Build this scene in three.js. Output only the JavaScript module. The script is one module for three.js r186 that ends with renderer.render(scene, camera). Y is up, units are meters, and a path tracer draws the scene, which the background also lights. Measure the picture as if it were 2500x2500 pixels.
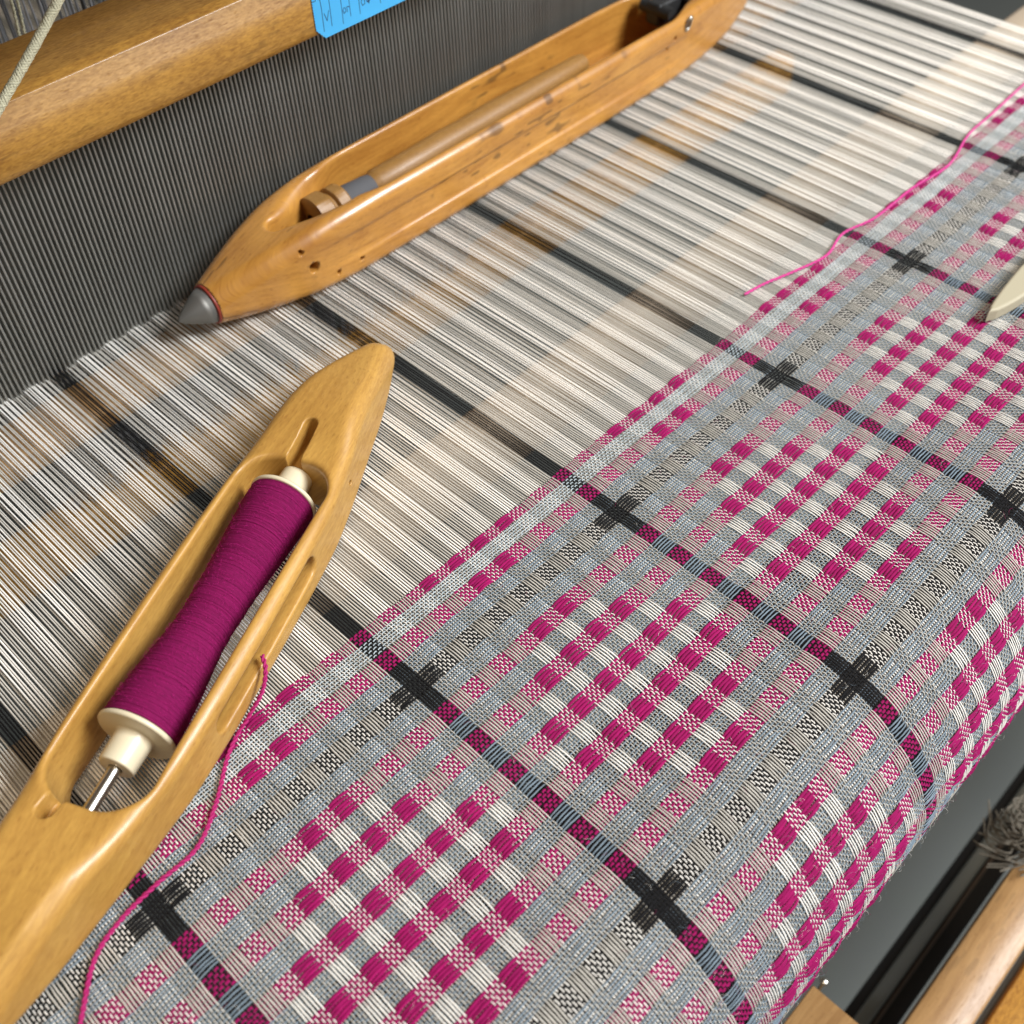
import * as THREE from 'three';
import { mergeGeometries, toCreasedNormals, mergeVertices } from 'three/addons/utils/BufferGeometryUtils.js';
import { RectAreaLightUniformsLib } from 'three/addons/lights/RectAreaLightUniformsLib.js';
import { RoundedBoxGeometry } from 'three/addons/geometries/RoundedBoxGeometry.js';

// ---------------------------------------------------------------- camera, light, exposure
const scene = new THREE.Scene();
const camera = new THREE.PerspectiveCamera(49.76, 1, 0.02, 20);
const CR = new THREE.Vector3(0.69514, -0.02853, 0.71831), CU = new THREE.Vector3(0.56180, 0.64497, -0.51807), CB = new THREE.Vector3(-0.44851, 0.76368, 0.46437);
camera.quaternion.setFromRotationMatrix(new THREE.Matrix4().makeBasis(CR, CU, CB));
camera.position.set(-0.00756, 0.30958, 0.15952);
camera.focus = 0.385; camera.userData.fStop = 11;
camera.updateMatrixWorld(true); camera.updateProjectionMatrix();

const renderer = new THREE.WebGLRenderer({ antialias: true });
renderer.toneMapping = THREE.LinearToneMapping;
renderer.toneMappingExposure = 1.92;
renderer.shadowMap.enabled = true;
RectAreaLightUniformsLib.init();
scene.background = new THREE.Color().setRGB(0.085, 0.083, 0.08);

const LAMPS = [
  // a window beyond the weaver's side of the loom, cool daylight
  { at: [0.98, 1.22, 1.02], to: [0.2, 0, -0.05], w: 0.6, h: 0.7, color: [0.94, 0.97, 1.0], power: 21 },
  // the room's warm lamp, behind the camera to the left
  { at: [-0.15, 1.7, 0.55], to: [0.2, 0, -0.1], w: 0.5, h: 0.5, color: [1.0, 0.80, 0.56], power: 6.0 },
];
for (const L of LAMPS) {
  const l = new THREE.RectAreaLight(new THREE.Color().setRGB(...L.color), L.power, L.w, L.h);
  l.position.set(...L.at); l.lookAt(...L.to); scene.add(l); l.name = 'area_light';
}

// ---------------------------------------------------------------- helpers
let rs = 12345;
const rnd = () => { rs = (rs + 0x6d2b79f5) | 0; let t = Math.imul(rs ^ (rs >>> 15), 1 | rs); t = (t + Math.imul(t ^ (t >>> 7), 61 | t)) ^ t; return ((t ^ (t >>> 14)) >>> 0) / 4294967296; };
const lerp = (a, b, t) => a + (b - a) * t, clamp = (x, a, b) => Math.min(b, Math.max(a, x));
const sstep = (a, b, x) => { const t = clamp((x - a) / (b - a), 0, 1); return t * t * (3 - 2 * t); };
const hash = (x, y, s) => { let h = Math.imul(x, 374761393) ^ Math.imul(y, 668265263) ^ Math.imul(s, 974634777); h = Math.imul(h ^ (h >>> 13), 1274126177); return ((h ^ (h >>> 16)) >>> 0) / 4294967296; };
function vn(x, y, px, py, s) {            // periodic value noise
  const xi = Math.floor(x), yi = Math.floor(y); let fx = x - xi, fy = y - yi; fx = fx * fx * (3 - 2 * fx); fy = fy * fy * (3 - 2 * fy);
  const m = (a, p) => ((a % p) + p) % p, x0 = m(xi, px), x1 = m(xi + 1, px), y0 = m(yi, py), y1 = m(yi + 1, py);
  return lerp(lerp(hash(x0, y0, s), hash(x1, y0, s), fx), lerp(hash(x0, y1, s), hash(x1, y1, s), fx), fy);
}
const n1 = (x, s) => vn(x, 0.5, 4096, 4096, s);
const interp = (tab, x) => { if (x <= tab[0][0]) return tab[0][1]; for (let i = 1; i < tab.length; i++) if (x <= tab[i][0]) { const t = (x - tab[i - 1][0]) / (tab[i][0] - tab[i - 1][0]); return lerp(tab[i - 1][1], tab[i][1], t); } return tab[tab.length - 1][1]; };
const smoothTab = (tab, lo, hi, k) => { const N = 400, o = new Float64Array(N + 1); for (let i = 0; i <= N; i++) { const x = lerp(lo, hi, i / N); let a = 0; for (let j = -4; j <= 4; j++) a += interp(tab, x + (j * k) / 4); o[i] = a / 9; } return (x) => { const f = clamp((x - lo) / (hi - lo), 0, 1) * N, i = Math.min(N - 1, Math.floor(f)); return lerp(o[i], o[i + 1], f - i); }; };

const used = {};
function tag(o, label, category, group) { Object.assign(o.userData, { label, category }); if (group) o.userData.group = group; return o; }
const numbered = (n) => { const k = used[n] = (used[n] ?? -1) + 1; return k ? n + '_' + String(k).padStart(3, '0') : n; };
function thing(name, label, category, pos = [0, 0, 0], turn = 0, group) { const g = new THREE.Group(); g.name = numbered(name); g.position.set(...pos); g.rotation.y = turn; scene.add(g); return tag(g, label, category, group); }
function mesh(name, geo, mat, parent) { const m = new THREE.Mesh(geo, mat); m.name = name; m.castShadow = m.receiveShadow = true; parent.add(m); return m; }
function solo(name, geo, mat, label, category, group) { const m = mesh(numbered(name), geo, mat, scene); return tag(m, label, category, group); }

function tex(w, h, fn, srgb) {
  const d = new Uint8Array(w * h * 4);
  for (let y = 0; y < h; y++) for (let x = 0; x < w; x++) { const c = fn(x / w, y / h), o = (y * w + x) * 4; d[o] = clamp(c[0], 0, 1) * 255; d[o + 1] = clamp(c[1], 0, 1) * 255; d[o + 2] = clamp(c[2], 0, 1) * 255; d[o + 3] = 255; }
  const t = new THREE.DataTexture(d, w, h); t.wrapS = t.wrapT = THREE.RepeatWrapping; t.magFilter = THREE.LinearFilter; t.minFilter = THREE.LinearFilter; if (srgb) t.colorSpace = THREE.SRGBColorSpace; t.needsUpdate = true; return t;
}
const toS = (c) => c <= 0.0031308 ? 12.92 * c : 1.055 * Math.pow(c, 1 / 2.4) - 0.055;
// wood: uv in metres, one repeat per 0.24 m along the grain and 0.08 m across
function wood(seed, A, B, o = {}) {
  const { fleck = 0.35, streak = 0.5, pores = 0.5, blotch = 0.4, stains = 0, rough = 0.42, coat = 0.5, coatRough = 0.28, bump = 0.00006 } = o;
  const W = 1024, H = 512, val = new Float32Array(W * H), bmp = new Float32Array(W * H), st = new Float32Array(W * H);
  for (let y = 0; y < H; y++) for (let x = 0; x < W; x++) {
    const u = x / W, v = y / H, warp = vn(u * 5, v * 4, 5, 4, seed) * 0.09;
    const vv = v + warp;
    let s = vn(u * 6, vv * 40, 6, 40, seed + 1) * 0.5 + vn(u * 14, vv * 110, 14, 110, seed + 2) * 0.5;
    const b = vn(u * 9, v * 6, 9, 6, seed + 3) * 0.6 + vn(u * 26, v * 16, 26, 16, seed + 4) * 0.4;
    const f = vn(u * 110, v * 130, 110, 130, seed + 5) * 0.6 + vn(u * 260, v * 210, 260, 210, seed + 6) * 0.4;
    const po = vn(u * 90, v * 170, 90, 170, seed + 7), p = sstep(0.80, 0.93, po);
    val[y * W + x] = 0.5 + streak * (s - 0.5) + blotch * (b - 0.5) + fleck * (f - 0.5) - pores * p * 0.6;
    bmp[y * W + x] = 0.5 + (f - 0.5) * 0.5 + (s - 0.5) * 0.3 - p * 0.4;
    st[y * W + x] = stains ? stains * sstep(0.72, 0.86, vn(u * 34, v * 50, 34, 50, seed + 8)) * sstep(0.45, 0.7, vn(u * 7, v * 9, 7, 9, seed + 9)) : 0;
  }
  const at = (a, u, v) => a[Math.min(H - 1, Math.floor(v * H)) * W + Math.min(W - 1, Math.floor(u * W))];
  const map = tex(W, H, (u, v) => { const t = clamp(at(val, u, v), 0, 1), k = 1 - 0.6 * at(st, u, v); return [0, 1, 2].map((i) => toS(lerp(B[i], A[i], t) * k)); }, true);
  const bm = tex(W, H, (u, v) => { const t = at(bmp, u, v); return [t, t, t]; });
  const rm = tex(W, H, (u, v) => { const t = clamp(rough + (0.5 - at(bmp, u, v)) * 0.25 + at(st, u, v) * 0.2, 0, 1); return [t, t, t]; });
  for (const t of [map, bm, rm]) t.repeat.set(1 / 0.24, 1 / 0.08);
  return new THREE.MeshPhysicalMaterial({ map, bumpMap: bm, bumpScale: bump, roughnessMap: rm, roughness: 1, clearcoat: coat, clearcoatRoughness: coatRough });
}
const M = {
  maple: wood(11, [0.58, 0.330, 0.075], [0.36, 0.175, 0.032], { fleck: 0.55, streak: 0.55, pores: 0.5, blotch: 0.5, rough: 0.48, coat: 0.35, coatRough: 0.26, bump: 0.00005 }),
  amber: wood(31, [0.62, 0.30, 0.058], [0.36, 0.145, 0.022], { fleck: 0.35, streak: 0.7, pores: 0.5, blotch: 0.7, stains: 0.9, rough: 0.4, coat: 0.6, coatRough: 0.22 }),
  rail: wood(51, [0.56, 0.285, 0.050], [0.30, 0.130, 0.018], { fleck: 1.0, streak: 0.2, pores: 0.4, blotch: 0.6, stains: 0.35, rough: 0.52, coat: 0.3, coatRough: 0.14, bump: 0.00003 }),
  pirn: wood(71, [0.42, 0.22, 0.055], [0.24, 0.11, 0.022], { fleck: 0.4, pores: 0.5, rough: 0.5, coat: 0.2 }),
  plank: wood(91, [0.46, 0.27, 0.11], [0.28, 0.145, 0.05], { fleck: 0.25, streak: 0.8, blotch: 0.6, stains: 0.3, rough: 0.5, coat: 0.2 }),
  steel: new THREE.MeshStandardMaterial({ color: new THREE.Color().setRGB(0.56, 0.55, 0.50), metalness: 1, roughness: 0.28 }),
  cone: new THREE.MeshStandardMaterial({ color: new THREE.Color().setRGB(0.22, 0.21, 0.19), metalness: 0.8, roughness: 0.58 }),
  red: new THREE.MeshStandardMaterial({ color: new THREE.Color().setRGB(0.26, 0.03, 0.015), roughness: 0.5 }),
  ivory: new THREE.MeshPhysicalMaterial({ color: new THREE.Color().setRGB(0.70, 0.62, 0.44), roughness: 0.4, clearcoat: 0.3, clearcoatRoughness: 0.3 }),
  dark: new THREE.MeshStandardMaterial({ color: new THREE.Color().setRGB(0.02, 0.02, 0.02), roughness: 0.5 }),
};
const yarnMat = (r = 0.85) => new THREE.MeshPhysicalMaterial({ vertexColors: true, roughness: r, specularIntensity: 0.4, side: THREE.DoubleSide });

// a growing triangle builder with normals and colours
class Build {
  constructor() { this.p = []; this.n = []; this.c = []; this.i = []; this.k = 0; }
  vert(x, y, z, nx, ny, nz, r, g, b) { this.p.push(x, y, z); this.n.push(nx, ny, nz); this.c.push(r, g, b); return this.k++; }
  geo() { const g = new THREE.BufferGeometry(); g.setAttribute('position', new THREE.BufferAttribute(new Float32Array(this.p), 3)); g.setAttribute('normal', new THREE.BufferAttribute(new Float32Array(this.n), 3)); g.setAttribute('color', new THREE.BufferAttribute(new Float32Array(this.c), 3)); g.setIndex(new THREE.BufferAttribute(new Uint32Array(this.i), 1)); return g; }
  // strip with a roofed cross-section along nodes {x,y,z, nx,ny,nz (surface up), w, col}; null breaks it
  strip(nodes) {
    let prev = -1;
    for (let a = 0; a < nodes.length; a++) {
      const q = nodes[a]; if (!q) { prev = -1; continue; }
      const A = nodes[a - 1] || q, Z = nodes[a + 1] || q;
      let tx = Z.x - A.x, ty = Z.y - A.y, tz = Z.z - A.z; const tl = Math.hypot(tx, ty, tz) || 1; tx /= tl; ty /= tl; tz /= tl;
      let bx = ty * q.nz - tz * q.ny, by = tz * q.nx - tx * q.nz, bz = tx * q.ny - ty * q.nx; const bl = Math.hypot(bx, by, bz) || 1; bx /= bl; by /= bl; bz /= bl;
      const ux = by * tz - bz * ty, uy = bz * tx - bx * tz, uz = bx * ty - by * tx, w = q.w, [r, g, b] = q.col;
      const v0 = this.vert(q.x - bx * w - ux * w * 0.35, q.y - by * w - uy * w * 0.35, q.z - bz * w - uz * w * 0.35, -bx * 0.85 + ux * 0.5, -by * 0.85 + uy * 0.5, -bz * 0.85 + uz * 0.5, r, g, b);
      this.vert(q.x + ux * w * 0.55, q.y + uy * w * 0.55, q.z + uz * w * 0.55, ux, uy, uz, r, g, b);
      this.vert(q.x + bx * w - ux * w * 0.35, q.y + by * w - uy * w * 0.35, q.z + bz * w - uz * w * 0.35, bx * 0.85 + ux * 0.5, by * 0.85 + uy * 0.5, bz * 0.85 + uz * 0.5, r, g, b);
      if (prev >= 0) for (let s = 0; s < 2; s++) this.i.push(prev + s, prev + s + 1, v0 + s, v0 + s, prev + s + 1, v0 + s + 1);
      prev = v0;
    }
  }
}

// implicit solid -> mesh (surface nets); f in millimetres, geometry in metres, uv in metres along x and y+z
function solid(f, lo, hi, cell, uvf) {
  const nx = Math.ceil((hi[0] - lo[0]) / cell) + 1, ny = Math.ceil((hi[1] - lo[1]) / cell) + 1, nz = Math.ceil((hi[2] - lo[2]) / cell) + 1;
  const v = new Float32Array(nx * ny * nz), id = new Int32Array(nx * ny * nz).fill(-1), at = (i, j, k) => (k * ny + j) * nx + i;
  for (let k = 0; k < nz; k++) for (let j = 0; j < ny; j++) for (let i = 0; i < nx; i++) v[at(i, j, k)] = f(lo[0] + i * cell, lo[1] + j * cell, lo[2] + k * cell);
  const P = [], N = [], U = [], I = [], g = [0, 0, 0], e = 0.15;
  const grad = (x, y, z) => { g[0] = (f(x + e, y, z) - f(x - e, y, z)) / (2 * e); g[1] = (f(x, y + e, z) - f(x, y - e, z)) / (2 * e); g[2] = (f(x, y, z + e) - f(x, y, z - e)) / (2 * e); };
  for (let k = 0; k < nz - 1; k++) for (let j = 0; j < ny - 1; j++) for (let i = 0; i < nx - 1; i++) {
    let m = 0; for (let c = 0; c < 8; c++) if (v[at(i + (c & 1), j + ((c >> 1) & 1), k + (c >> 2))] < 0) m++;
    if (m === 0 || m === 8) continue;
    let sx = 0, sy = 0, sz = 0, cnt = 0;
    for (let c = 0; c < 8; c++) for (let d = 0; d < 3; d++) if (!(c & (1 << d))) {
      const c2 = c | (1 << d), a = v[at(i + (c & 1), j + ((c >> 1) & 1), k + (c >> 2))], b = v[at(i + (c2 & 1), j + ((c2 >> 1) & 1), k + (c2 >> 2))];
      if ((a < 0) !== (b < 0)) { const t = a / (a - b); sx += (c & 1) + (d === 0 ? t : 0); sy += ((c >> 1) & 1) + (d === 1 ? t : 0); sz += (c >> 2) + (d === 2 ? t : 0); cnt++; }
    }
    let x = lo[0] + (i + sx / cnt) * cell, y = lo[1] + (j + sy / cnt) * cell, z = lo[2] + (k + sz / cnt) * cell;
    for (let q = 0; q < 2; q++) { grad(x, y, z); const l2 = g[0] * g[0] + g[1] * g[1] + g[2] * g[2] || 1, d = clamp(f(x, y, z) / l2, -cell * 0.5, cell * 0.5); x -= g[0] * d; y -= g[1] * d; z -= g[2] * d; }
    grad(x, y, z); const l = Math.hypot(...g) || 1;
    id[at(i, j, k)] = P.length / 3; P.push(x * 0.001, y * 0.001, z * 0.001); N.push(g[0] / l, g[1] / l, g[2] / l);
    const uv = uvf ? uvf(x, y, z) : [x * 0.001, (y * 0.8 + z) * 0.001]; U.push(...uv);
  }
  const quad = (a, b, c, d, flip) => { if (flip) I.push(a, c, b, a, d, c); else I.push(a, b, c, a, c, d); };
  for (let k = 1; k < nz - 1; k++) for (let j = 1; j < ny - 1; j++) for (let i = 1; i < nx - 1; i++) {
    const a = v[at(i, j, k)] < 0;
    if (a !== v[at(i + 1, j, k)] < 0) quad(id[at(i, j - 1, k - 1)], id[at(i, j, k - 1)], id[at(i, j, k)], id[at(i, j - 1, k)], !a);
    if (a !== v[at(i, j + 1, k)] < 0) quad(id[at(i - 1, j, k - 1)], id[at(i - 1, j, k)], id[at(i, j, k)], id[at(i, j, k - 1)], !a);
    if (a !== v[at(i, j, k + 1)] < 0) quad(id[at(i - 1, j - 1, k)], id[at(i, j - 1, k)], id[at(i, j, k)], id[at(i - 1, j, k)], !a);
  }
  const G = new THREE.BufferGeometry(); G.setAttribute('position', new THREE.Float32BufferAttribute(P, 3)); G.setAttribute('normal', new THREE.Float32BufferAttribute(N, 3)); G.setAttribute('uv', new THREE.Float32BufferAttribute(U, 2)); G.setIndex(I); return G;
}
const smin = (a, b, k) => { const h = clamp(0.5 + 0.5 * (b - a) / k, 0, 1); return lerp(b, a, h) - k * h * (1 - h); };
const smax = (a, b, k) => -smin(-a, -b, k);
const rbox2 = (x, y, w, h, r) => { r = Math.min(r, w * 0.98, h * 0.98); const qx = Math.abs(x) - w + r, qy = Math.abs(y) - h + r; return Math.min(Math.max(qx, qy), 0) + Math.hypot(Math.max(qx, 0), Math.max(qy, 0)) - r; };
const caps = (x, y, z, a, b, r0, r1) => { const dx = b[0] - a[0], dy = b[1] - a[1], dz = b[2] - a[2], t = clamp(((x - a[0]) * dx + (y - a[1]) * dy + (z - a[2]) * dz) / (dx * dx + dy * dy + dz * dz), 0, 1); return Math.hypot(x - a[0] - dx * t, y - a[1] - dy * t, z - a[2] - dz * t) - lerp(r0, r1, t); };

// prism along X through a closed or open profile [[z, y], ...]
function prism(profile, x0, x1, { closed = true, crease = 0.6, capped = true, seg = 1 } = {}) {
  const P = [], U = [], I = [], n = profile.length; let arc = [0]; for (let i = 1; i <= n; i++) { const a = profile[i - 1], b = profile[i % n]; arc.push(arc[i - 1] + Math.hypot(a[0] - b[0], a[1] - b[1])); }
  const rows = closed ? n + 1 : n;
  for (let i = 0; i < rows; i++) for (let s = 0; s <= seg; s++) { const q = profile[i % n], x = lerp(x0, x1, s / seg); P.push(x, q[1], q[0]); U.push(x, arc[i]); }
  for (let i = 0; i < rows - 1; i++) for (let s = 0; s < seg; s++) { const a = i * (seg + 1) + s, b = a + seg + 1; I.push(a, a + 1, b, a + 1, b + 1, b); }
  if (capped && closed) { const c = P.length / 3; const tri = THREE.ShapeUtils.triangulateShape(profile.map((q) => new THREE.Vector2(q[0], q[1])), []); for (const x of [x0, x1]) for (const q of profile) { P.push(x, q[1], q[0]); U.push(q[0], q[1]); } for (const t of tri) { I.push(c + t[0], c + t[1], c + t[2]); I.push(c + n + t[0], c + n + t[2], c + n + t[1]); } }
  const G = new THREE.BufferGeometry(); G.setAttribute('position', new THREE.Float32BufferAttribute(P, 3)); G.setAttribute('uv', new THREE.Float32BufferAttribute(U, 2)); G.setIndex(I);
  return toCreasedNormals(G, crease);
}
const rect = (z0, y0, z1, y1, r, n = 4) => { const o = [], c = [[z1 - r, y1 - r, 0], [z0 + r, y1 - r, 90], [z0 + r, y0 + r, 180], [z1 - r, y0 + r, 270]]; for (const [cz, cy, a] of c) for (let i = 0; i <= n; i++) { const t = (a + 90 * i / n) * Math.PI / 180; o.push([cz + r * Math.cos(t), cy + r * Math.sin(t)]); } return o; };
const V = (...a) => new THREE.Vector3(...a);
const tube = (pts, r, seg = 60, rad = 8) => new THREE.TubeGeometry(new THREE.CatmullRomCurve3(pts.map((p) => V(...p))), seg, r, rad);
// n plies twisted round a path
function twisted(pts, r, ply, pitch, seg, plies = 2, dir = 1, rad = 5) {
  const c = new THREE.CatmullRomCurve3(pts.map((p) => V(...p))), L = c.getLength(), out = [];
  for (let k = 0; k < plies; k++) {
    const q = [];
    for (let i = 0; i <= seg; i++) { const t = i / seg, p = c.getPointAt(t), d = c.getTangentAt(t), s = V(0, 1, 0).cross(d).normalize(), u = d.clone().cross(s), a = dir * 2 * Math.PI * L * t / pitch + 2 * Math.PI * k / plies, j = 1 + 0.25 * (n1(i * 0.13, 7 + k) - 0.5); q.push(p.addScaledVector(s, Math.cos(a) * r * j).addScaledVector(u, Math.sin(a) * r * j)); }
    out.push(new THREE.TubeGeometry(new THREE.CatmullRomCurve3(q), seg, ply, rad));
  }
  return mergeGeometries(out);
}

// ---------------------------------------------------------------- the weave
const UI = 0.0125, EP = UI / 12, JP = 0.01445, PP = JP / 12, ZC = 0.08644, RC = 0.0553, X0 = -0.11, X1 = 0.631, FELL = -0.0301, SEND = 0.205, ZREED = -0.223;
function surf(s) { if (s < ZC) return [0, s, 1, 0]; const a = (s - ZC) / RC; if (a < 1.9) return [-RC * (1 - Math.cos(a)), ZC + RC * Math.sin(a), Math.cos(a), Math.sin(a)]; const d = s - ZC - 1.9 * RC, c = Math.cos(1.9), w = Math.sin(1.9); return [-RC * (1 - c) - d * w, ZC + RC * w + d * c, c, w]; }
const mod = (a, m) => ((a % m) + m) % m;
const HW = [-1, 1, 2, 3, 3, 2, 1];
const motif = (i, j) => { const a = mod(i, 8), r = mod(j, 7); return a !== 0 && r !== 0 && Math.abs(a - 4) <= HW[r]; };
const cross = (i, j) => mod(i, 8) === 0 && mod(j, 7) === 0;
const edgeX = (i, j) => (motif(i, j) && motif(i + 1, j)) || cross(i, j) || cross(i + 1, j);   // weft float over the grey ends between i and i+1
const edgeY = (i, j) => (motif(i, j) && motif(i, j + 1)) || cross(i, j) || cross(i, j + 1);   // warp float over the grey picks between j and j+1
const ends = [], picks = [];
for (let i = Math.floor(X0 / UI) - 1; i * UI < X1 + UI; i++) for (let g = 0; g < 2; g++) for (let k = 0; k < 6; k++) { const x = (i + g * 0.5) * UI + (k - 2.5) * EP; if (x > X0 && x < X1) ends.push({ i, g, k, x, black: !g && mod(i, 8) === 0, n: ends.length }); }
for (let j = -3; j < 16; j++) for (let g = 0; g < 2; g++) for (let k = 0; k < 6; k++) { const s = (j + g * 0.5) * JP + (k - 2.5) * PP; if (s > FELL && s < SEND) picks.push({ j, g, k, s, black: !g && mod(j, 7) === 0, silver: g && j === -2 }); }
function up(e, p) {
  const tab = (e.k + p.k) & 1;
  if (!e.g && !p.g) return tab;
  if (!e.g && p.g) return p.silver ? tab : edgeY(e.i, p.j) ? 1 : 0;
  if (e.g && !p.g) return edgeX(e.i, p.j) ? 0 : 1;
  return tab;
}
const U = ends.map((e) => Uint8Array.from(picks, (p) => up(e, p)));
const COL = { white: [0.93, 0.90, 0.84], grey: [0.60, 0.575, 0.52], black: [0.006, 0.006, 0.007], magenta: [0.265, 0.004, 0.085], slate: [0.17, 0.22, 0.265], silver: [0.42, 0.49, 0.53] };
const tint = (c, k) => [c[0] * k, c[1] * k, c[2] * k];
const tmp = V();
const seen = (x, y, z, m = 0.3) => { tmp.set(x, y, z).project(camera); return Math.abs(tmp.x) < 1 + m && Math.abs(tmp.y) < 1 + m; };
// how far along each run of floats a crossing lies, for the bulge of a float
function runs(a, n) { const o = new Float32Array(n); for (let i = 0; i < n;) { let j = i; while (j < n && a(j) === a(i)) j++; const L = j - i; if (L > 1) for (let k = i; k < j; k++) o[k] = Math.sin(Math.PI * (k - i + 0.5) / L) * Math.min(1, (L - 1) / 5); i = j; } return o; }
const H = 0.00027;
const cloth = thing('woven_cloth', 'grey and white woven cloth with magenta blocks and black crosses curving over the loom front', 'cloth', [0, 0, 0]);
{
  const B = { white: new Build(), grey: new Build(), black: new Build() };
  ends.forEach((e, ei) => {
    const kind = e.g ? 'grey' : e.black ? 'black' : 'white', col = COL[kind], r = runs((p) => U[ei][p], picks.length), kt = 0.93 + 0.14 * hash(e.n, 3, 5), w = kind === 'white' ? 0.000215 : kind === 'black' ? 0.00035 : 0.000205;
    const nodes = picks.map((p, pi) => {
      const [y, z, ny, nz] = surf(p.s); if (!seen(e.x, y, z)) return null;
      const u = U[ei][pi], h = u ? H + r[pi] * 0.00022 : -H - r[pi] * 0.0001, jx = (hash(e.n, pi, 9) - 0.5) * 0.00012 + (n1(pi * 0.21 + e.n * 7.3, 4) - 0.5) * 0.00032 + (vn(e.n * 0.045, pi * 0.04, 4096, 4096, 25) - 0.5) * 0.0007, k = kt * (0.86 + 0.26 * n1(pi * 0.6 + e.n * 13.7, 6));
      return { x: e.x + jx, y: y + ny * h, z: z + nz * h, nx: 0, ny, nz, w: w * (0.88 + 0.26 * n1(pi * 0.5 + e.n * 3.1, 8)) * (0.84 + 0.3 * r[pi]), col: tint(col, k) };
    });
    B[kind].strip(nodes);
  });
  for (const k of ['white', 'grey', 'black']) { const m = mesh(k + '_warp_yarn', B[k].geo(), yarnMat(), cloth); m.userData.kind = 'stuff'; }
  const C = { magenta: new Build(), grey: new Build(), black: new Build() };
  picks.forEach((p, pi) => {
    const kind = p.g ? 'grey' : p.black ? 'black' : 'magenta', col = p.silver ? COL.silver : kind === 'grey' ? COL.slate : COL[kind], r = runs((e) => U[e][pi], ends.length), w = kind === 'magenta' ? 0.00046 : kind === 'black' ? 0.00036 : 0.00022, kt = 0.9 + 0.2 * hash(pi, 17, 2);
    const nodes = ends.map((e, ei) => {
      const u = U[ei][pi], js = (hash(e.n, pi, 19) - 0.5) * 0.00014 + (n1(ei * 0.17 + pi * 5.3, 14) - 0.5) * 0.0005 + (vn(ei * 0.035, pi * 0.05, 4096, 4096, 15) - 0.5) * 0.0012, [y, z, ny, nz] = surf(p.s + js); if (!seen(e.x, y, z)) return null;
      const h = u ? -H - r[ei] * 0.0004 : H + r[ei] * (kind === 'magenta' ? 0.00046 : 0.0003) * (0.55 + 0.9 * hash(pi, e.i, 33)), k = kt * (0.8 + 0.4 * n1(ei * 0.5 + pi * 11.1, 16));
      return { x: e.x, y: y + ny * h, z: z + nz * h, nx: 0, ny, nz, w: w * (0.85 + 0.3 * n1(ei * 0.4 + pi * 2.7, 18)) * (u ? 1 - 0.4 * r[ei] : 1 + 0.3 * r[ei]), col: tint(col, k) };
    });
    C[kind].strip(nodes);
  });
  for (const k of ['magenta', 'grey', 'black']) { const m = mesh(k + '_weft_yarn', C[k].geo(), yarnMat(), cloth); m.userData.kind = 'stuff'; }
}
{ // stray fibres standing off the cloth
  const B = new Build();
  for (let k = 0; k < 5600; k++) {
    const s = k < 3600 ? ZC + RC * (0.7 + 1.0 * rnd()) : lerp(FELL, ZC + 0.03, rnd()), x = lerp(-0.06, 0.6, rnd()), [y, z, ny, nz] = surf(s); if (!seen(x, y, z, 0.1)) continue;
    const c = rnd(), col = c < 0.25 ? COL.white : c < 0.75 ? COL.slate : COL.magenta, a = rnd() * 6.28, l = 0.0012 + 0.0022 * rnd(), up = 0.2 + 0.8 * rnd(), nodes = [];
    for (let q = 0; q <= 4; q++) { const t = q / 4, o = l * t, h = l * up * Math.sin(t * 2.2) * 0.8 + 0.0003; nodes.push({ x: x + Math.cos(a + t) * o, y: y + ny * h - nz * Math.sin(a + t) * o, z: z + nz * h + ny * Math.sin(a + t) * o, nx: 0, ny, nz, w: 0.000025, col }); }
    B.strip(nodes);
  }
  mesh('fuzz', B.geo(), yarnMat(), cloth).userData.kind = 'stuff';
}
const warp = thing('stretched_warp', 'unwoven white, grey and black warp threads stretched between reed and cloth', 'warp', [0, 0, 0]);
{
  const B = { white: new Build(), grey: new Build(), black: new Build() };
  for (const e of ends) {
    const kind = e.g ? 'grey' : e.black ? 'black' : 'white', m = Math.floor(e.n / 2), xr = ends[0].x + (m * 2 + 0.5) * EP + ((e.n & 1) - 0.5) * 0.00062, kt = 0.9 + 0.2 * hash(e.n, 3, 5), nodes = [], lift = (hash(e.n, 1, 4) - 0.5) * 0.0006 + (e.g ? -0.0007 : 0.0003);
    const N = 44;
    for (let a = 0; a <= N; a++) {
      const z = lerp(FELL + 0.0004, -0.62, a / N), f = clamp((FELL - z) / (FELL - ZREED), 0, 1), x = lerp(e.x, xr, Math.pow(f, 0.7)) + (n1(a * 0.7 + e.n * 9.1, 21) - 0.5) * 0.00025, y = lift * Math.min(1, f * 6);
      if (z < ZREED - 0.05 && (a % 6)) continue;
      nodes.push({ x, y, z, nx: 0, ny: 1, nz: 0, w: (kind === 'grey' ? 0.00027 : kind === 'white' ? 0.00029 : 0.00030) * (0.85 + 0.3 * n1(a * 0.9 + e.n * 3.7, 22)), col: tint(COL[kind], kt * (0.85 + 0.3 * n1(a * 0.8 + e.n * 5.9, 23))) });
    }
    B[kind].strip(nodes);
  }
  for (const k of ['white', 'grey', 'black']) { const m = mesh(k + '_warp_yarn', B[k].geo(), yarnMat(), warp); m.userData.kind = 'stuff'; }
}

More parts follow.
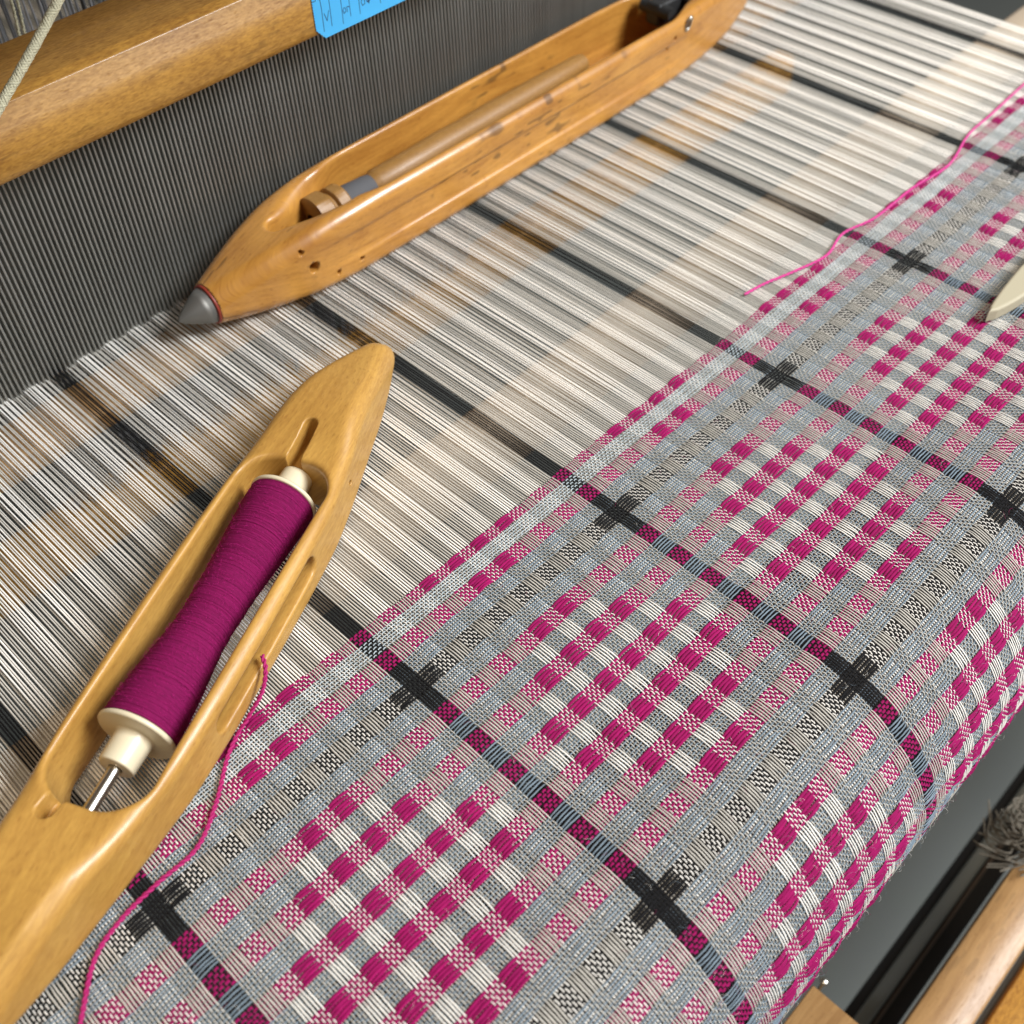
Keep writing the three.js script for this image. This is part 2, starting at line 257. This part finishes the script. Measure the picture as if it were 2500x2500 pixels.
// ---------------------------------------------------------------- loom: breast beam, beater, reed
solo('breast_beam', prism(rect(ZC - 0.05, -0.106, ZC + RC - 0.0022, -0.0012 - 0.001, 0.0515, 10), -0.2, 0.85), new THREE.MeshStandardMaterial({ color: new THREE.Color().setRGB(0.035, 0.030, 0.026), roughness: 0.7 }), 'wooden front beam hidden beneath the curving patterned cloth', 'beam');
const PZ = -0.2025, PY = 0.0950;
const railProfile = (() => { const o = []; const fr = 0.003; for (let i = 0; i <= 4; i++) { const t = (-90 + 90 * i / 4) * Math.PI / 180; o.push([PZ - fr + fr * Math.cos(t), PY + fr + fr * Math.sin(t)]); } const ez = 0.0085, ey = 0.0085; for (let i = 0; i <= 14; i++) { const t = (90 * i / 14) * Math.PI / 180; o.push([PZ - ez + ez * Math.cos(t), 0.113 + ey * Math.sin(t)]); } o.push([-0.2405, 0.1215]); for (let i = 1; i <= 4; i++) { const t = (90 + 90 * i / 4) * Math.PI / 180; o.push([-0.2405 + 0.004 * Math.cos(t), 0.1175 + 0.004 * Math.sin(t)]); } o.push([-0.2445, PY]); return o; })();
const beater = thing('loom_beater', 'golden varnished wooden beater rail holding the metal reed upright', 'beater', [0, 0, 0]);
mesh('hand_rail', prism(railProfile, -0.15, 0.8, { crease: 0.9 }), M.rail, beater);
mesh('shuttle_race', prism(rect(-0.219, -0.018, -0.195, -0.006, 0.003), -0.15, 0.8), M.plank, beater);
const reed = thing('reed', 'long metal reed of thin upright grey wires under the golden rail', 'reed', [0, 0, ZREED]);
{
  const g = new RoundedBoxGeometry(0.00095, 0.118, 0.0042, 2, 0.0004), mats = [0, 1, 2, 3].map((k) => new THREE.MeshStandardMaterial({ color: new THREE.Color().setRGB(0.34 + k * 0.015, 0.34 + k * 0.015, 0.315 + k * 0.015), metalness: 0.7, roughness: 0.42 }));
  for (let x = ends[0].x + 1.5 * EP; x < X1; x += 2 * EP) { if (x < 0.035) continue; const d = mesh('dent', g, mats[Math.floor(hash(Math.round(x * 1e5), 1, 1) * 4)], reed); d.position.set(x + (rnd() - 0.5) * 0.00006, 0.041, (rnd() - 0.5) * 0.0001); }
}

// masking tape over the rail
{
  const W = 2048, Hh = 512, cv = document.createElement('canvas'); cv.width = W; cv.height = Hh; const c = cv.getContext('2d');
  c.fillStyle = 'rgb(74,176,232)'; c.fillRect(0, 0, W, Hh);
  for (let k = 0; k < 5200; k++) { const x = rnd() * W, y = rnd() * Hh, a = rnd() * 0.10; c.fillStyle = rnd() < 0.5 ? `rgba(30,105,170,${a})` : `rgba(130,200,240,${a})`; c.fillRect(x, y, 2 + rnd() * 7, 1 + rnd() * 2); }
  c.strokeStyle = 'rgba(18,30,64,0.88)'; c.lineCap = 'round'; c.lineJoin = 'round'; c.lineWidth = 3;
  // one canvas pixel = 0.1 mm; x along the rail, lower edge of the tape at y = Hh
  const line = (...p) => { c.beginPath(); c.moveTo(p[0] * 2, Hh - p[1] * 2); for (let i = 2; i < p.length; i += 2) c.lineTo(p[i] * 2, Hh - p[i + 1] * 2); c.stroke(); };
  for (const [x, l, h] of [[20, 14, 110], [41, 18, 118], [70, 12, 110], [91, 20, 116], [116, 16, 112], [172, 18, 116], [205, 14, 116], [262, 16, 112]]) line(x, l, x + 1.5, (l + h) / 2, x - 1, h);
  line(26, 48, 31, 32, 38, 50);                                                   // V
  line(0, 96, -1, 80, 8, 79); line(10, 79, 11, 90, 15, 91, 17, 79);               // Ln
  line(77, 42, 73, 38, 75, 31, 80, 33, 80, 40, 77, 42); line(84, 31, 84, 41, 87, 41, 90, 39); // or
  line(128, 44, 122, 38, 125, 29, 131, 31, 131, 41, 128, 44); line(136, 46, 135, 37, 144, 37); line(142, 45, 142, 28); c.lineWidth = 5; line(137, 34, 142, 30, 141, 38, 144, 33);
  const t = new THREE.CanvasTexture(cv); t.colorSpace = THREE.SRGBColorSpace;
  const path = [[PZ, PY - 0.0012], [PZ, PY + 0.0005], ...railProfile.slice(4, 20)], off = [];
  for (let i = 0; i < path.length; i++) { const a = path[Math.max(0, i - 1)], b = path[Math.min(path.length - 1, i + 1)], dz = b[0] - a[0], dy = b[1] - a[1], l = Math.hypot(dz, dy); off.push([path[i][0] + dy / l * 0.0004, path[i][1] - dz / l * 0.0004]); }
  let arc = [0]; for (let i = 1; i < off.length; i++) arc.push(arc[i - 1] + Math.hypot(off[i][0] - off[i - 1][0], off[i][1] - off[i - 1][1]));
  const P = [], UV = [], I = [], NX = 40, xa = 0.2445, xb = 0.44, fine = []; 
  for (let q = 0; q <= 60; q++) { const d = arc[arc.length - 1] * q / 60; fine.push([interp(arc.map((a, i) => [a, off[i][0]]), d), interp(arc.map((a, i) => [a, off[i][1]]), d), d]); }
  fine.forEach((q, r) => { for (let s = 0; s <= NX; s++) { const cut = r < 8 ? (8 - r) * 0.0005 : 0, left = xa + cut + (r & 1 ? 0.0004 : 0), x = lerp(left, xb, s / NX); P.push(x, q[1], q[0] + (n1(s * 0.6 + r * 0.1, 31) - 0.5) * 0.0002); UV.push((x - xa) / (W * 0.0001), q[2] / (Hh * 0.0001)); } });
  for (let r = 0; r < 60; r++) for (let s = 0; s < NX; s++) { const a = r * (NX + 1) + s, b = a + NX + 1; I.push(a, a + 1, b, a + 1, b + 1, b); }
  const g = new THREE.BufferGeometry(); g.setAttribute('position', new THREE.Float32BufferAttribute(P, 3)); g.setAttribute('uv', new THREE.Float32BufferAttribute(UV, 2)); g.setIndex(I); g.computeVertexNormals();
  solo('masking_tape', g, new THREE.MeshStandardMaterial({ map: t, roughness: 0.75, side: THREE.DoubleSide }), 'blue masking tape with pen marks stuck over the beater rail', 'tape');
}

// ---------------------------------------------------------------- the near shuttle (local x from its nose to its tail, y up, z away from the eye slot)
const TURN = 205 * Math.PI / 180;
const shuttle = thing('boat_shuttle', 'open-bottomed maple boat shuttle holding a bobbin of magenta yarn', 'shuttle', [0.1965, 0.0008, -0.1215], TURN);
{
  const HL = 146, wT = smoothTab([[0, 2.5], [3, 5.5], [10, 8], [23, 11], [35, 13.2], [50, 15], [77, 17.8], [95, 19.3], [120, 20], [146, 20.2]], -4, 150, 4);
  const tT = smoothTab([[-4, 8], [0, 11], [4, 15.5], [10, 19], [25, 23.5], [42, 28], [54, 29.2], [62, 28.6], [74, 26.8], [146, 26.8]], -6, 150, 4), bT = smoothTab([[-4, 8], [0, 7.5], [4, 5], [15, 2], [40, 0.4], [60, 0], [146, 0]], -6, 150, 4);
  const f = (x, y, z) => {
    const a = HL - Math.abs(x - HL), w = wT(Math.max(a, -4)), t = tT(Math.max(a, -5)), b = bT(Math.max(a, -5));
    const sh = 1.8 * sstep(30, 110, a); let d = rbox2(z + sh, y - (t + b) / 2, w + sh, (t - b) / 2, a > 40 ? 6.5 : lerp(9, 6.5, clamp(a / 40, 0, 1)));
    d = smax(d * 0.95, -a - 1, 6);
    // deck round the well, a little lower than the noses
    const well = rbox2(x - 148.5, z + 1.5, 68.5, 16.9, 13);
    d = smax(d, -(Math.hypot(Math.max(well, 0) * 0.55, y - 36.5) - 10), 5);
    d = smax(d, -well, 2.6);
    // spindle notches
    d = smax(d, -Math.max(caps(x, z, 0, [64.5, -0.5, 0], [95, -0.5, 0], 2.5, 2.7), 17.5 - y), 0.6);
    d = smax(d, -Math.max(caps(x, z, 0, [208, 4.5, 0], [221.5, 5.5, 0], 2.8, 2.8), 18 - y), 0.8);
    // yarn eye in the front wall
    d = smax(d, -Math.max(caps(x, y, 0, [117, 16, 0], [176, 15, 0], 4.1, 4.1), Math.abs(z + 21) - 7), 1.2);
    // pin holes
    d = Math.max(d, -caps(x, y, z, [77, 15.5, -26], [77, 15.5, -14], 1.1, 1.1));
    return d;
  };
  mesh('body', solid(f, [-4, -2, -28], [296, 32, 27], 0.8), M.maple, shuttle);
  const sp = new THREE.CylinderGeometry(0.0011, 0.0021, 0.152, 20); sp.rotateZ(Math.PI / 2); sp.translate(0.142, 0.0152, -0.0005); 
  mesh('spindle', sp, M.steel, shuttle);
}
// the bobbin on its spindle
{
  const b = thing('bobbin', 'ivory plastic bobbin wound with magenta yarn inside the near shuttle', 'bobbin', [0.1965, 0.0008, -0.1215], TURN);
  const ax = (pts, n = 48) => { const g = new THREE.LatheGeometry(pts.map(([x, r]) => new THREE.Vector2(r * 0.001, x * 0.001)), n); g.rotateZ(-Math.PI / 2); g.translate(0, 0.0152, -0.0005); return g; };
  const flange = (x, s) => [[x, 2.3], [x, 12.2], [x + s * 0.5, 12.8], [x + s * 1.4, 12.8], [x + s * 2.0, 12.2], [x + s * 2.2, 6.6], [x + s * 2.8, 6.1], [x + s * 12.2, 5.8], [x + s * 12.9, 5.2], [x + s * 12.9, 2.3]];
  mesh('flange', ax(flange(188, 1)), M.ivory, b); mesh('flange', ax(flange(92.5, -1).map(([x, r]) => [x, r > 7 ? r - 0.3 : r])), M.ivory, b);
  const prof = smoothTab([[90, 12.0], [100, 11.9], [112, 11.0], [128, 9.6], [146, 8.9], [155, 9.3], [168, 10.9], [180, 12.0], [188, 12.2]], 88, 190, 3), pts = [];
  for (let x = 92.6, k = 0; x < 187.9; k++) { const st = 0.47 + 0.1 * (rnd() - 0.5), r = prof(x) + 0.22 * (n1(x * 0.23, 41) - 0.5) + 0.25 * (rnd() - 0.5); pts.push([x, r - 0.22], [x + st * 0.3, r + 0.04], [x + st * 0.65, r + 0.04]); x += st; }
  pts.push([187.9, 11.9]);
  const g = ax(pts, 72), n = g.attributes.position.count, col = new Float32Array(n * 3), row = pts.length;
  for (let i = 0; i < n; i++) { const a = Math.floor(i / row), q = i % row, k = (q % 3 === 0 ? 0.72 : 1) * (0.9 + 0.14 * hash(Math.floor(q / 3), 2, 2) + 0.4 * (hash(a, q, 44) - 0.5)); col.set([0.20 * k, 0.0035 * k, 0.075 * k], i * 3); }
  g.setAttribute('color', new THREE.BufferAttribute(col, 3));
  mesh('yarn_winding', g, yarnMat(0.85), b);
  const B = new Build();
  for (let k = 0; k < 2600; k++) { const x = lerp(93, 187, rnd()), t = rnd() * 6.28, l = 0.7 + 1.5 * rnd(), d = (rnd() - 0.5) * 2.4, tw = (rnd() - 0.5) * 0.16, nodes = []; for (let q = 0; q <= 4; q++) { const f = q / 4, r = prof(x) + 0.1 + l * 0.4 * Math.sin(f * 2.4), th = t + tw * f * l; nodes.push({ x: (x + d * f) * 0.001, y: 0.0152 + r * Math.cos(th) * 0.001, z: -0.0005 + r * Math.sin(th) * 0.001, nx: 0, ny: Math.cos(th), nz: Math.sin(th), w: 0.00003, col: [0.42, 0.012, 0.17] }); } B.strip(nodes); }
  mesh('fuzz', B.geo(), yarnMat(0.85), b).userData.kind = 'stuff';
}
const magenta = new THREE.MeshPhysicalMaterial({ color: new THREE.Color().setRGB(0.40, 0.010, 0.135), roughness: 0.8, sheen: 0.2, sheenRoughness: 0.5 });
const pinkish = new THREE.MeshPhysicalMaterial({ color: new THREE.Color().setRGB(0.62, 0.055, 0.28), roughness: 0.8, sheen: 0.2, sheenRoughness: 0.5 });
solo('loose_yarn', twisted([[0.0690, 0.0146, -0.0368], [0.0672, 0.0140, -0.0330], [0.0626, 0.0108, -0.0292], [0.0556, 0.0060, -0.0280], [0.0486, 0.0022, -0.0271], [0.0425, 0.0016, -0.0238], [0.0300, 0.0016, -0.0132], [0.0178, 0.0016, -0.0060], [0.0048, 0.0016, -0.0056], [-0.0085, 0.0016, -0.0044], [-0.0193, 0.0016, -0.0008], [-0.0322, 0.0016, 0.0117], [-0.05, 0.0016, 0.03]], 0.00038, 0.00046, 0.0042, 420), magenta, 'magenta yarn trailing from the near shuttle across the cloth', 'yarn');
solo('weft_tail', twisted([[0.66, 0.0016, -0.036], [0.5699, 0.0016, -0.0345], [0.5316, 0.0016, -0.0326], [0.5089, 0.0016, -0.0318], [0.4768, 0.0016, -0.0252], [0.4473, 0.0016, -0.0279], [0.4156, 0.0016, -0.0282], [0.3956, 0.0016, -0.0323], [0.3775, 0.0016, -0.0288], [0.3586, 0.0016, -0.0327], [0.3417, 0.0016, -0.0376], [0.331, 0.0012, -0.0397]], 0.0003, 0.00042, 0.0045, 420), pinkish, 'pink weft end lying on the bare warp along the cloth edge', 'yarn');

// ---------------------------------------------------------------- the far shuttle (local x along the loom)
const big = thing('boat_shuttle', 'worn amber shuttle with metal tip lying against the reed', 'shuttle', [0.1470, 0.0008, -0.1955], 0);
{
  const L = 390, wT = smoothTab([[10, 8], [14, 9], [25, 12], [40, 16], [58, 19.5], [80, 21], [120, 21.6], [250, 21.6], [300, 21], [330, 18.6], [356, 15.5], [378, 11], [390, 7]], 8, 402, 6);
  const tT = smoothTab([[10, 20], [14, 21], [25, 24.5], [40, 28.5], [58, 32], [75, 34], [100, 35], [280, 35], [340, 34], [370, 31], [398, 24]], 8, 402, 6), bT = smoothTab([[10, 4], [14, 3.4], [30, 1.2], [60, 0], [320, 0], [360, 1.5], [398, 9]], 8, 402, 6);
  const f = (x, y, z) => {
    const w = wT(x), t = tT(x), b = bT(x);
    let d = rbox2(z, y - (t + b) / 2, w, (t - b) / 2, lerp(9, 5.5, sstep(20, 90, x)) + lerp(0, 3, sstep(330, 390, x))) * 0.96;
    d = smax(d, x - L, 8); d = Math.max(d, 15.5 - x);
    // long flute down the front and the back
    const fl = Math.min(x - 62, 345 - x);
    d = smax(d, -Math.max(rbox2(y - 17, Math.abs(z) - 23, 6.2, 2.7, 1.5), -fl), 1.4);
    // closed well with a boat-shaped end
    const we = rbox2(x - 194, z, 142, lerp(4.5, 16.6, sstep(56, 108, x) * sstep(342, 300, x)), 6);
    d = smax(d, -Math.max(we, 7 - y), 2.4);
    d = smax(d, -caps(x, y, z, [64, 41, 0], [84, 37, 0], 11, 13), 4);
    d = smax(d, -caps(x, y, z, [322, 40, 0], [344, 40, 0], 10, 9), 4);
    for (const [hx, hy, r] of [[54, 26.0, 1.0], [58.3, 16.6, 2.4], [69.8, 8, 1.0], [82.6, 8.6, 1.0], [312, 28.5, 2.2], [302, 25.5, 1.5], [296, 22, 0.9]]) d = Math.max(d, -caps(x, y, z, [hx, hy, 26], [hx, hy, 13], r, r));
    return d;
  };
  mesh('body', solid(f, [12, -2, -25], [402, 38, 25], 0.95), M.amber, big);
  const lathe = (pts, n = 40) => { const g = new THREE.LatheGeometry(pts.map(([x, r]) => new THREE.Vector2(r * 0.001, x * 0.001)), n); g.rotateZ(-Math.PI / 2); g.translate(0, 0.0122, 0); return g; };
  mesh('metal_tip', lathe([[0, 0.2], [0.6, 1.2], [5, 4.0], [10, 6.6], [14.2, 8.3], [14.2, 1]]), M.cone, big);
  mesh('ring', lathe([[14.2, 1], [14.2, 8.7], [14.8, 9.0], [16, 9.0], [16.4, 8.5], [16.4, 1]]), M.red, big);
  const eye = new THREE.TorusGeometry(0.0024, 0.0006, 8, 20); eye.scale(0.7, 1.4, 1); eye.rotateZ(-0.5); eye.translate(0.313, 0.0295, 0.0205);
  mesh('thread_eye', eye, M.steel, big);
  const ten = mergeGeometries([new RoundedBoxGeometry(0.03, 0.012, 0.010, 2, 0.002).translate(0.324, 0.029, -0.001), new THREE.CylinderGeometry(0.0035, 0.0035, 0.02, 16).rotateX(Math.PI / 2).translate(0.312, 0.031, 0), new THREE.CylinderGeometry(0.0028, 0.0028, 0.022, 16).rotateX(Math.PI / 2).translate(0.330, 0.032, 0)].map((g) => (g.index ? g.toNonIndexed() : g)));
  mesh('tension_block', ten, M.dark, big);
  const sp = new THREE.CylinderGeometry(0.0024, 0.0030, 0.03, 16).rotateZ(Math.PI / 2).translate(0.070, 0.0185, 0); mesh('spindle', sp, M.cone, big);
  const pi = thing('wooden_pirn', 'empty wooden pirn with round head inside the far shuttle', 'pirn', [0.1470, 0.0008, -0.1955], 0);
  const ax = (pts, n = 40) => { const g = new THREE.LatheGeometry(pts.map(([x, r]) => new THREE.Vector2(r * 0.001, x * 0.001)), n); g.rotateZ(-Math.PI / 2); g.rotateZ(0.012); g.translate(-0.010, 0.0195, -0.003); return toCreasedNormals(g, 0.7); };
  mesh('head', ax([[86, 3], [86, 9.4], [86.8, 10.4], [94, 10.4], [95, 9.4], [95.2, 8.2], [97, 8.0], [97.4, 9.2], [98, 9.7], [103, 9.7], [104, 8.8], [104, 3]]), M.pirn, pi);
  mesh('wrap', ax([[104, 6], [104.5, 6.6], [108, 6.9], [112, 6.5], [118, 6.1], [121, 5.6], [121.5, 4.6]]), new THREE.MeshStandardMaterial({ color: new THREE.Color().setRGB(0.10, 0.10, 0.105), roughness: 0.8 }), pi);
  mesh('shaft', ax([[120, 4.8], [124, 6.6], [150, 6.3], [165, 6.8], [180, 6.2], [200, 6.6], [220, 6.0], [240, 5.7], [262, 5.2], [266, 4.4], [268, 1]]), M.pirn, pi);
}

// ---------------------------------------------------------------- cords, heddles and frame behind the beater
const cream = new THREE.MeshStandardMaterial({ color: new THREE.Color().setRGB(0.66, 0.62, 0.43), roughness: 0.8 });
{
  const pts = [[0.1760, 0.1790, -0.195], [0.1426, 0.1490, -0.195], [0.1284, 0.1377, -0.195], [0.1118, 0.1254, -0.195], [0.0800, 0.1020, -0.195]], parts = [];
  parts.push(twisted(pts, 0.0011, 0.00062, 0.0064, 220, 6, 1), twisted(pts, 0.0011, 0.00062, 0.0064, 220, 6, -1), tube(pts, 0.0011, 60, 8));
  solo('braided_cord', mergeGeometries(parts), cream, 'thick cream braided cord crossing in front of the beater rail', 'cord');
}
for (const [x, l] of [[0.1640, 'left one of two thin white cords hanging behind the beater rail'], [0.1664, 'right one of two thin white cords hanging behind the beater rail']]) solo('thin_cord', twisted([[x + 0.001, 0.16, -0.29], [x, 0.112, -0.29], [x - 0.0025, 0.0965, -0.289], [x - 0.004, 0.06, -0.288]], 0.0004, 0.00045, 0.003, 120), cream, l, 'cord');
{
  const h = thing('heddle_frame', 'wooden shaft frame with grey heddles behind the beater', 'heddle frame', [0, 0, -0.315]);
  mesh('top_bar', prism(rect(-0.012, 0.112, 0.010, 0.150, 0.005), -0.1, 0.8), M.rail, h);
  mesh('bottom_bar', prism(rect(-0.012, -0.20, 0.010, -0.165, 0.005), -0.1, 0.8), M.rail, h);
  const g = new THREE.CylinderGeometry(0.00055, 0.00055, 0.29, 6), hm = [0.20, 0.30, 0.45].map((k) => new THREE.MeshStandardMaterial({ color: new THREE.Color().setRGB(k, k, k * 1.02), roughness: 0.55, metalness: 0.3 }));
  for (let x = 0.10; x < 0.42; x += 0.0016) { const m = mesh('heddle', g, hm[Math.floor(rnd() * 3)], h); m.position.set(x + (rnd() - 0.5) * 0.0008, -0.03, (rnd() - 0.5) * 0.012); m.rotation.z = (rnd() - 0.5) * 0.03; }
}

// ---------------------------------------------------------------- below and in front of the loom
solo('lower_crossbar', prism(rect(-0.126, -0.10, -0.108, -0.06, 0.004), -0.2, 0.9), new THREE.MeshStandardMaterial({ color: new THREE.Color().setRGB(0.42, 0.34, 0.25), roughness: 0.9 }), 'wooden crossbar glimpsed through the warp threads below', 'beam');
{ const e = thing('temple_stick', 'pale wooden stick with pointed end at the right edge on the cloth', 'stick', [0.384, 0.0015, 0.046]);
  const sh = new THREE.Shape(); sh.moveTo(0, 0); sh.quadraticCurveTo(0.012, -0.0045, 0.034, -0.006); sh.lineTo(0.12, -0.007); sh.lineTo(0.12, 0.006); sh.lineTo(0.034, 0.004); sh.quadraticCurveTo(0.012, 0.0025, 0, 0);
  const g = new THREE.ExtrudeGeometry(sh, { depth: 0.004, bevelEnabled: true, bevelSize: 0.0012, bevelThickness: 0.0012, bevelSegments: 3, curveSegments: 10 }); g.rotateX(-Math.PI / 2); g.translate(0, 0.0012, 0);
  mesh('blade', g, new THREE.MeshStandardMaterial({ color: new THREE.Color().setRGB(0.42, 0.38, 0.27), roughness: 0.6 }), e); }
const floorTex = tex(512, 512, (u, v) => { const t = 0.36 + 0.10 * vn(u * 8, v * 8, 8, 8, 91) + 0.05 * vn(u * 60, v * 60, 60, 60, 92); return [t * 0.93, t * 0.96, t * 0.92]; }, true);
{ const g = new THREE.BoxGeometry(6, 0.04, 6); const f = solo('floor', g, new THREE.MeshStandardMaterial({ map: floorTex, roughness: 0.7 })); f.position.set(0.4, -0.62, 0); delete f.userData.label; delete f.userData.category; f.userData.kind = 'structure'; }
const blackMat = new THREE.MeshStandardMaterial({ color: new THREE.Color().setRGB(0.015, 0.015, 0.016), roughness: 0.6 });
{ const d = thing('dark_rail', 'dark grey metal rail low in front of the cloth beside the brown plank', 'rail', [0, -0.40, 0.164]);
  mesh('base', prism(rect(-0.014, -0.05, 0.014, -0.006, 0.002), -0.2, 1.2), blackMat, d);
  mesh('bar', prism(rect(-0.0075, -0.0055, 0.001, 0.004, 0.003), -0.2, 1.2), new THREE.MeshStandardMaterial({ color: new THREE.Color().setRGB(0.22, 0.24, 0.23), roughness: 0.5 }), d);
  mesh('rod', prism(rect(0.002, -0.0055, 0.0042, 0.001, 0.0008), -0.2, 1.2), new THREE.MeshStandardMaterial({ color: new THREE.Color().setRGB(0.12, 0.09, 0.07), roughness: 0.6 }), d); }
solo('wooden_block', prism(rect(0.1345, -0.30, 0.32, -0.25, 0.0015), -0.15, 0.2045), M.plank, 'tan wooden block below the cloth at the bottom of the picture', 'block');
{ const g = new THREE.SphereGeometry(0.0022, 20, 14); g.scale(1, 0.6, 1); g.translate(0.2105, -0.252, 0.1375); solo('bolt_head', mergeGeometries([g, new THREE.CylinderGeometry(0.001, 0.001, 0.05, 10).translate(0.2105, -0.277, 0.1375)]), M.steel, 'small silver bolt head beside the tan wooden block', 'bolt'); }
{ const parts = []; for (let k = 0; k < 110; k++) { const a = rnd() * 6.28, r = 0.004 + 0.010 * rnd(), x = 0.338 + 0.018 * (rnd() - 0.3), z = 0.171 + 0.012 * (rnd() - 0.5), y = -0.248 + 0.012 * rnd(); parts.push(tube([[x, y, z], [x + r * Math.cos(a) * 0.6, y + r * 0.7 * rnd(), z + r * Math.sin(a) * 0.6], [x + r * Math.cos(a + 1), y - r * 0.5 * rnd(), z + r * Math.sin(a + 1)], [x + r * 1.6 * Math.cos(a + 2), y - r * rnd(), z + r * 1.6 * Math.sin(a + 2)]], 0.00045, 14, 5)); }
  solo('yarn_tuft', mergeGeometries(parts), new THREE.MeshStandardMaterial({ color: new THREE.Color().setRGB(0.16, 0.14, 0.11), roughness: 0.9 }), 'tangled tuft of grey brown yarn at the end of the plank', 'yarn'); }
{ const b = solo('castle_beam', prism(rect(-0.26, 0.31, -0.010, 0.35, 0.004), -0.25, 1.1), M.rail, 'upper wooden beam of the loom above the beater', 'beam'); b.rotation.y = 0.05; }
solo('wooden_plank', prism(rect(0.1755, -0.28, 0.1995, -0.25, 0.002), -0.2, 0.329), M.plank, 'long brown wooden plank edge below the cloth at lower right', 'plank');
solo('bright_plank', prism(rect(0.2045, -0.32, 0.26, -0.262, 0.002), -0.2, 0.9), M.rail, 'bright golden board at the lower right corner', 'board');

// window and lamp that light the loom
LAMPS.forEach((L, k) => {
  const g = thing(k ? 'room_lamp' : 'window', k ? 'warm square ceiling lamp of the room' : 'bright window beside the loom', k ? 'lamp' : 'window', L.at);
  const em = new THREE.MeshStandardMaterial({ color: 0, emissive: new THREE.Color().setRGB(...L.color), emissiveIntensity: 1 });
  const p = mesh('pane', new THREE.PlaneGeometry(L.w, L.h), em, g); p.lookAt(...L.to); p.castShadow = false;
  p.position.addScaledVector(V(...L.to).sub(V(...L.at)).normalize(), -0.01);
});
renderer.render(scene, camera);
